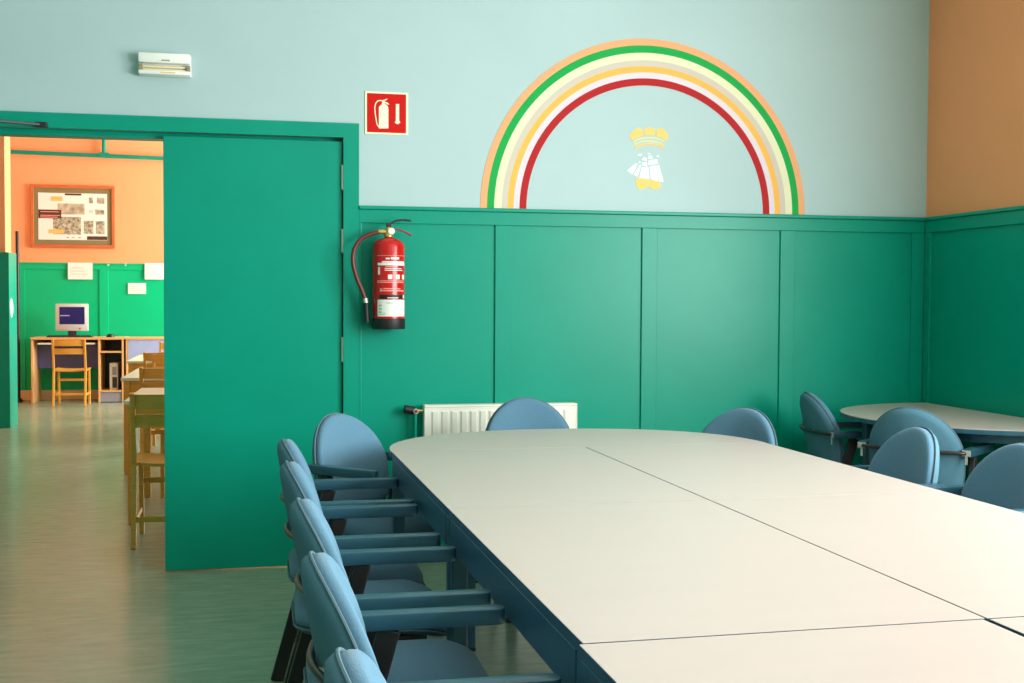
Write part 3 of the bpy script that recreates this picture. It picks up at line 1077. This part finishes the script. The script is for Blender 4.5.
wc0 = wooden_chair('')
q = P(133.5, 549, 2, 0)
Gw = 'yellow wooden chairs in the room beyond'
wch = [(q.x + .182, q.y + .02, 0, 'yellow wooden chair nearest the doorway, partly behind the green door'),
       (-.45, tp[0][1].y + .32, 180, 'yellow wooden chair on the far side of the nearest school table'),
       (tp[1][0].x + .36, tp[1][0].y - .30, 0, 'yellow wooden chair on the near side of the second school table'),
       (tp[1][1].x + .42, tp[1][1].y + .34, 180, 'yellow wooden chair on the far side of the second school table'),
       (tp[2][0].x + .38, tp[2][0].y - .28, 0, 'yellow wooden chair on the near side of the farthest school table'),
       (tp[2][1].x + .50, tp[2][1].y + .36, 172, 'yellow wooden chair on the far side of the farthest school table'),
       (P(68.5, 402, 1, 15.05).x, 15.12, 0, 'yellow wooden chair alone in front of the computer desk')]
for i, (x_, y_, d_, lb) in enumerate(wch):
    o = wc0 if i == 0 else copy_tree(wc0)
    o.location = (x_, y_, 0)
    o.rotation_euler = (0, 0, math.radians(d_))
    tag(o, lb, 'chair', Gw)

# computer desk
DY = 15.62
dx0, dx1 = P(30.5, 360, 1, DY).x, P(125, 360, 1, DY).x
cxa, cxb = P(98, 360, 1, DY).x, P(123.5, 360, 1, DY).x
ZD = P(60, 337.5, 1, DY).z
dk = thing('computer_desk', 'wooden computer desk with blue back panel against the far wall', 'desk', (dx0, DY, 0))
dd = FAR_Y - .04 - DY
dl = dx1 - dx0
b = nb(); box(b, 0, dl, 0, dd, ZD - .028, ZD, .003); obj('desktop', b, 'desk_wood', dk)
b = nb(); box(b, .004, .028, .01, dd, 0, ZD - .0285, .002); obj('side_panel', b, 'desk_wood', dk)
for x_ in (cxa - dx0, cxb - dx0 - .022):
    b = nb(); box(b, x_, x_ + .022, .006, dd, 0, ZD - .0285, .002); obj('side_panel', b, 'desk_wood', dk)
zt1 = P(60, 368, 1, DY + .3).z
b = nb(); box(b, .029, cxa - dx0 - .001, .30, .318, zt1, ZD - .0285); obj('modesty_panel', b, 'desk_blue', dk)
zk = P(45, 343.5, 1, DY + .05).z
b = nb(); box(b, .08, cxa - dx0 - .04, .02, .29, zk - .012, zk + .008, .002); obj('keyboard_tray', b, 'white_plastic', dk)
zs = P(110, 352, 1, DY).z
b = nb(); box(b, cxa - dx0 + .023, cxb - dx0 - .023, .006, dd - .01, zs - .01, zs + .01); obj('shelf', b, 'desk_wood', dk)
zs2 = P(110, 391, 1, DY).z
b = nb(); box(b, cxa - dx0 + .023, cxb - dx0 - .023, .006, dd - .01, zs2 - .012, zs2 + .006); obj('shelf', b, 'desk_wood', dk)
b = nb(); box(b, cxa - dx0 + .023, cxb - dx0 - .023, .02, .035, .01, zs2 - .0125); obj('plinth', b, 'desk_grey', dk)
b = nb(); box(b, cxa - dx0 + .023, cxb - dx0 - .023, dd - .008, dd - .002, .01, ZD - .03); obj('back_panel', b, 'computer_dark', dk)
# neighbouring desk
dk2 = thing('computer_desk', 'second desk with lilac front panel running behind the green door', 'desk', (dx1 + .004, DY, 0))
dl2 = 1.5
b = nb(); box(b, 0, dl2, 0, dd, ZD - .03, ZD - .004, .003); obj('desktop', b, 'desk_wood', dk2)
zl = P(130, 361, 1, DY + .02).z
b = nb(); box(b, .03, .52, .01, .028, zl, ZD - .0305, .002); obj('front_panel', b, 'panel_lilac', dk2)
for x_ in (.004, dl2 - .03):
    b = nb(); box(b, x_, x_ + .024, .012, dd, 0, ZD - .0305, .002); obj('side_panel', b, 'desk_wood', dk2)
b = nb(); box(b, .03, dl2 - .031, dd - .03, dd - .012, .3, ZD - .0305); obj('modesty_panel', b, 'desk_blue', dk2)

# monitor
MY = DY + .22
m0, m1 = P(55.5, 331, 1, MY), P(88, 303.8, 1, MY)
mw, mh = (m1.x - m0.x), (m1.z - m0.z)
mo = thing('computer_monitor', 'pale grey monitor with dark blue screen on the computer desk', 'monitor', (m0.x + mw / 2, MY, ZD))
zb = m0.z - ZD
b = nb(); box(b, -mw / 2, mw / 2, 0, .045, zb, zb + mh, .008)
tb = bmesh.new()
prism(tb, [(-mw / 2 + .03, .045, zb + .03), (mw / 2 - .03, .045, zb + .03), (mw / 2 - .03, .045, zb + mh - .03), (-mw / 2 + .03, .045, zb + mh - .03)], (0, .06, 0))
merge(b, tb)
obj('casing', b, 'computer_beige', mo, 40)
b = nb(); box(b, -mw / 2 + .048, mw / 2 - .042, -.002, .0005, zb + .085, zb + mh - .04); sc0 = obj('screen', b, 'screen', mo)
b = nb(); box(b, -mw / 2 + .06, -mw / 2 + .17, -.0032, -.0022, zb + mh * .55, zb + mh * .58); obj('screen_text', b, 'screen_text', sc0)
b = nb(); box(b, mw / 2 - .11, mw / 2 - .09, -.003, .0, zb + .025, zb + .04, .002); obj('button', b, 'red_plastic', mo)
b = nb(); box(b, -.05, .05, .02, .07, .015, zb + .002, .006); obj('neck', b, 'computer_dark', mo)
b = nb(); box(b, -.13, .13, -.05, .15, 0.0005, .0155, .005); obj('stand', b, 'computer_dark', mo)
kq = P(70, 337, 1, DY + .09)
kb = thing('keyboard', 'dark computer keyboard on the desk below the monitor', 'keyboard', (kq.x, DY + .09, ZD))
b = nb(); box(b, -.27, .27, -.07, .075, .001, .018, .004); obj('case', b, 'computer_dark', kb)
b = nb()
for r in range(4):
    for k_ in range(14):
        box(b, -.255 + k_ * .036, -.255 + k_ * .036 + .03, -.055 + r * .03, -.055 + r * .03 + .025, .0182, .024)
ks = obj('keys', b, 'black_rubber', kb); ks['kind'] = 'stuff'
mq = P(110.5, 337, 1, DY + .1)
b = nb(); lathe(b, [(.05, 0.001), (.05, .015), (.04, .034), (.02, .042), (0, .044)], 20)
tag(obj('computer_mouse', b, 'black_rubber', None, True, (mq.x, DY + .1, ZD)), 'small dark computer mouse on the right part of the desk', 'mouse')
tw0, tw1 = P(109.7, 391, 1, DY + .08), P(117.6, 363, 1, DY + .08)
tw = thing('computer_tower', 'beige computer tower standing in the open cabinet of the desk', 'computer', (tw0.x, DY + .08, zs2 + .006))
hh = tw1.z - zs2 - .006
wv = tw1.x - tw0.x
b = nb(); box(b, 0, wv, 0, .38, 0.001, hh, .005); obj('case', b, 'computer_beige', tw)
b = nb(); box(b, wv * .35, wv - .012, -.003, .001, hh * .56, hh * .86); obj('drive_bay', b, 'desk_grey', tw)
b = nb(); box(b, wv * .35, wv - .008, -.003, .001, hh * .08, hh * .48); obj('vent', b, 'computer_dark', tw)

# picture on the far wall
f0, f1 = P(30.5, 184.5, 1, FAR_Y), P(115.3, 248.5, 1, FAR_Y)
pw, ph = f1.x - f0.x, f0.z - f1.z
pc = thing('framed_poster', 'framed poster of old photographs on the orange far wall', 'picture', ((f0.x + f1.x) / 2, FAR_Y, (f0.z + f1.z) / 2))
fwid = .04
for nm, x0_, x1_, z0_, z1_ in (('l', -pw / 2, -pw / 2 + fwid, -ph / 2, ph / 2), ('r', pw / 2 - fwid, pw / 2, -ph / 2, ph / 2), ('b', -pw / 2 + fwid, pw / 2 - fwid, -ph / 2, -ph / 2 + fwid), ('t', -pw / 2 + fwid, pw / 2 - fwid, ph / 2 - fwid, ph / 2)):
    b = nb(); box(b, x0_, x1_, -.035, -.001, z0_, z1_, .004); obj('frame', b, 'frame_wood', pc)
b = nb(); box(b, -pw / 2 + fwid, pw / 2 - fwid, -.02, -.001, -ph / 2 + fwid, ph / 2 - fwid); obj('mount', b, 'mat_olive', pc)
X = lambda u: -pw / 2 + pw * (u - 80) / 690
Z = lambda v: ph / 2 - ph * (v - 75) / 515
pp = None
def pr(nm, u0, u1, v0, v1, m, d=.0235):
    b = nb(); box(b, X(u0), X(u1), -d, -.0201, Z(v1), Z(v0)); return obj(nm, b, m, pc)
pr('sheet', 143, 706, 140, 525, 'paper', .022)
for a in (('photo', 300, 520, 225, 315, 'photo_a'), ('photo', 262, 490, 335, 480, 'photo_b'), ('photo', 513, 592, 365, 472, 'photo_b'), ('photo', 612, 684, 365, 472, 'photo_b'),
          ('photo', 556, 590, 172, 220, 'photo_b'), ('photo', 622, 684, 172, 222, 'photo_a'), ('photo', 606, 682, 270, 312, 'photo_b'), ('photo', 556, 590, 275, 300, 'paper_ink'),
          ('title_block', 145, 330, 278, 350, 'ink_brown', ), ('title_block', 360, 495, 143, 158, 'ink_brown'), ('title_block', 540, 705, 492, 522, 'ink_brown'),
          ('title_block', 250, 340, 170, 205, 'ink_yellow'), ('title_block', 225, 350, 440, 472, 'ink_yellow')):
    pr(*a, d=.0232 if a[0] == 'photo' else .0244)
for u0, u1, v in ((160, 310, 292), (160, 320, 322), (160, 300, 336)):
    pr('print', u0, u1, v, v + 7, 'label_pale', .025)
for u0 in (372, 415, 468):
    pr('print', u0, u0 + 20, 500, 510, 'photo_b', .0232)

# papers pinned to the panelling
def sheet(px0, py0, px1, py1, label):
    a, c = P(px0, py0, 1, FAR_Y - .019), P(px1, py1, 1, FAR_Y - .019)
    w_, h_ = c.x - a.x, a.z - c.z
    t = thing('paper_sheet', label, 'paper', ((a.x + c.x) / 2, FAR_Y - .0335 if a.z > Z_W - .02 else FAR_Y - .019, (a.z + c.z) / 2), 0, 'paper sheets on the far wall')
    b = nb(); box(b, -w_ / 2, w_ / 2, -.002, 0, -h_ / 2, h_ / 2); obj('sheet', b, 'paper', t)
    for k_ in range(3):
        b = nb(); box(b, -w_ * .35, w_ * (.1 + .1 * k_), -.003, -.002, h_ * (.15 - .18 * k_), h_ * (.15 - .18 * k_) + .012); obj('writing', b, 'paper_ink', t)
    return t


sheet(68, 262.5, 92.8, 279.5, 'white drawing sheet on the green wall above the monitor')
sheet(128, 283, 146, 294, 'small white sheet, lowest of the three on the green far wall')
sheet(144.8, 263, 164, 279.5, 'white sheet on the green far wall next to the door edge')
for px_ in (108, 125.5):
    q = P(px_, 264.3, 1, FAR_Y - .019)
    b = nb(); lathe(b, [(.018, 0), (.018, .004), (.01, .01), (0, .011)], 14, Matrix.Rotation(math.radians(90), 4, 'X'))
    tag(obj('wall_pin', b, 'label_white', None, True, (q.x, FAR_Y - .0185, q.z)), 'small white pin high on the green far wall' + (', left one' if px_ < 110 else ', right one'), 'pin', 'white pins on the far wall')
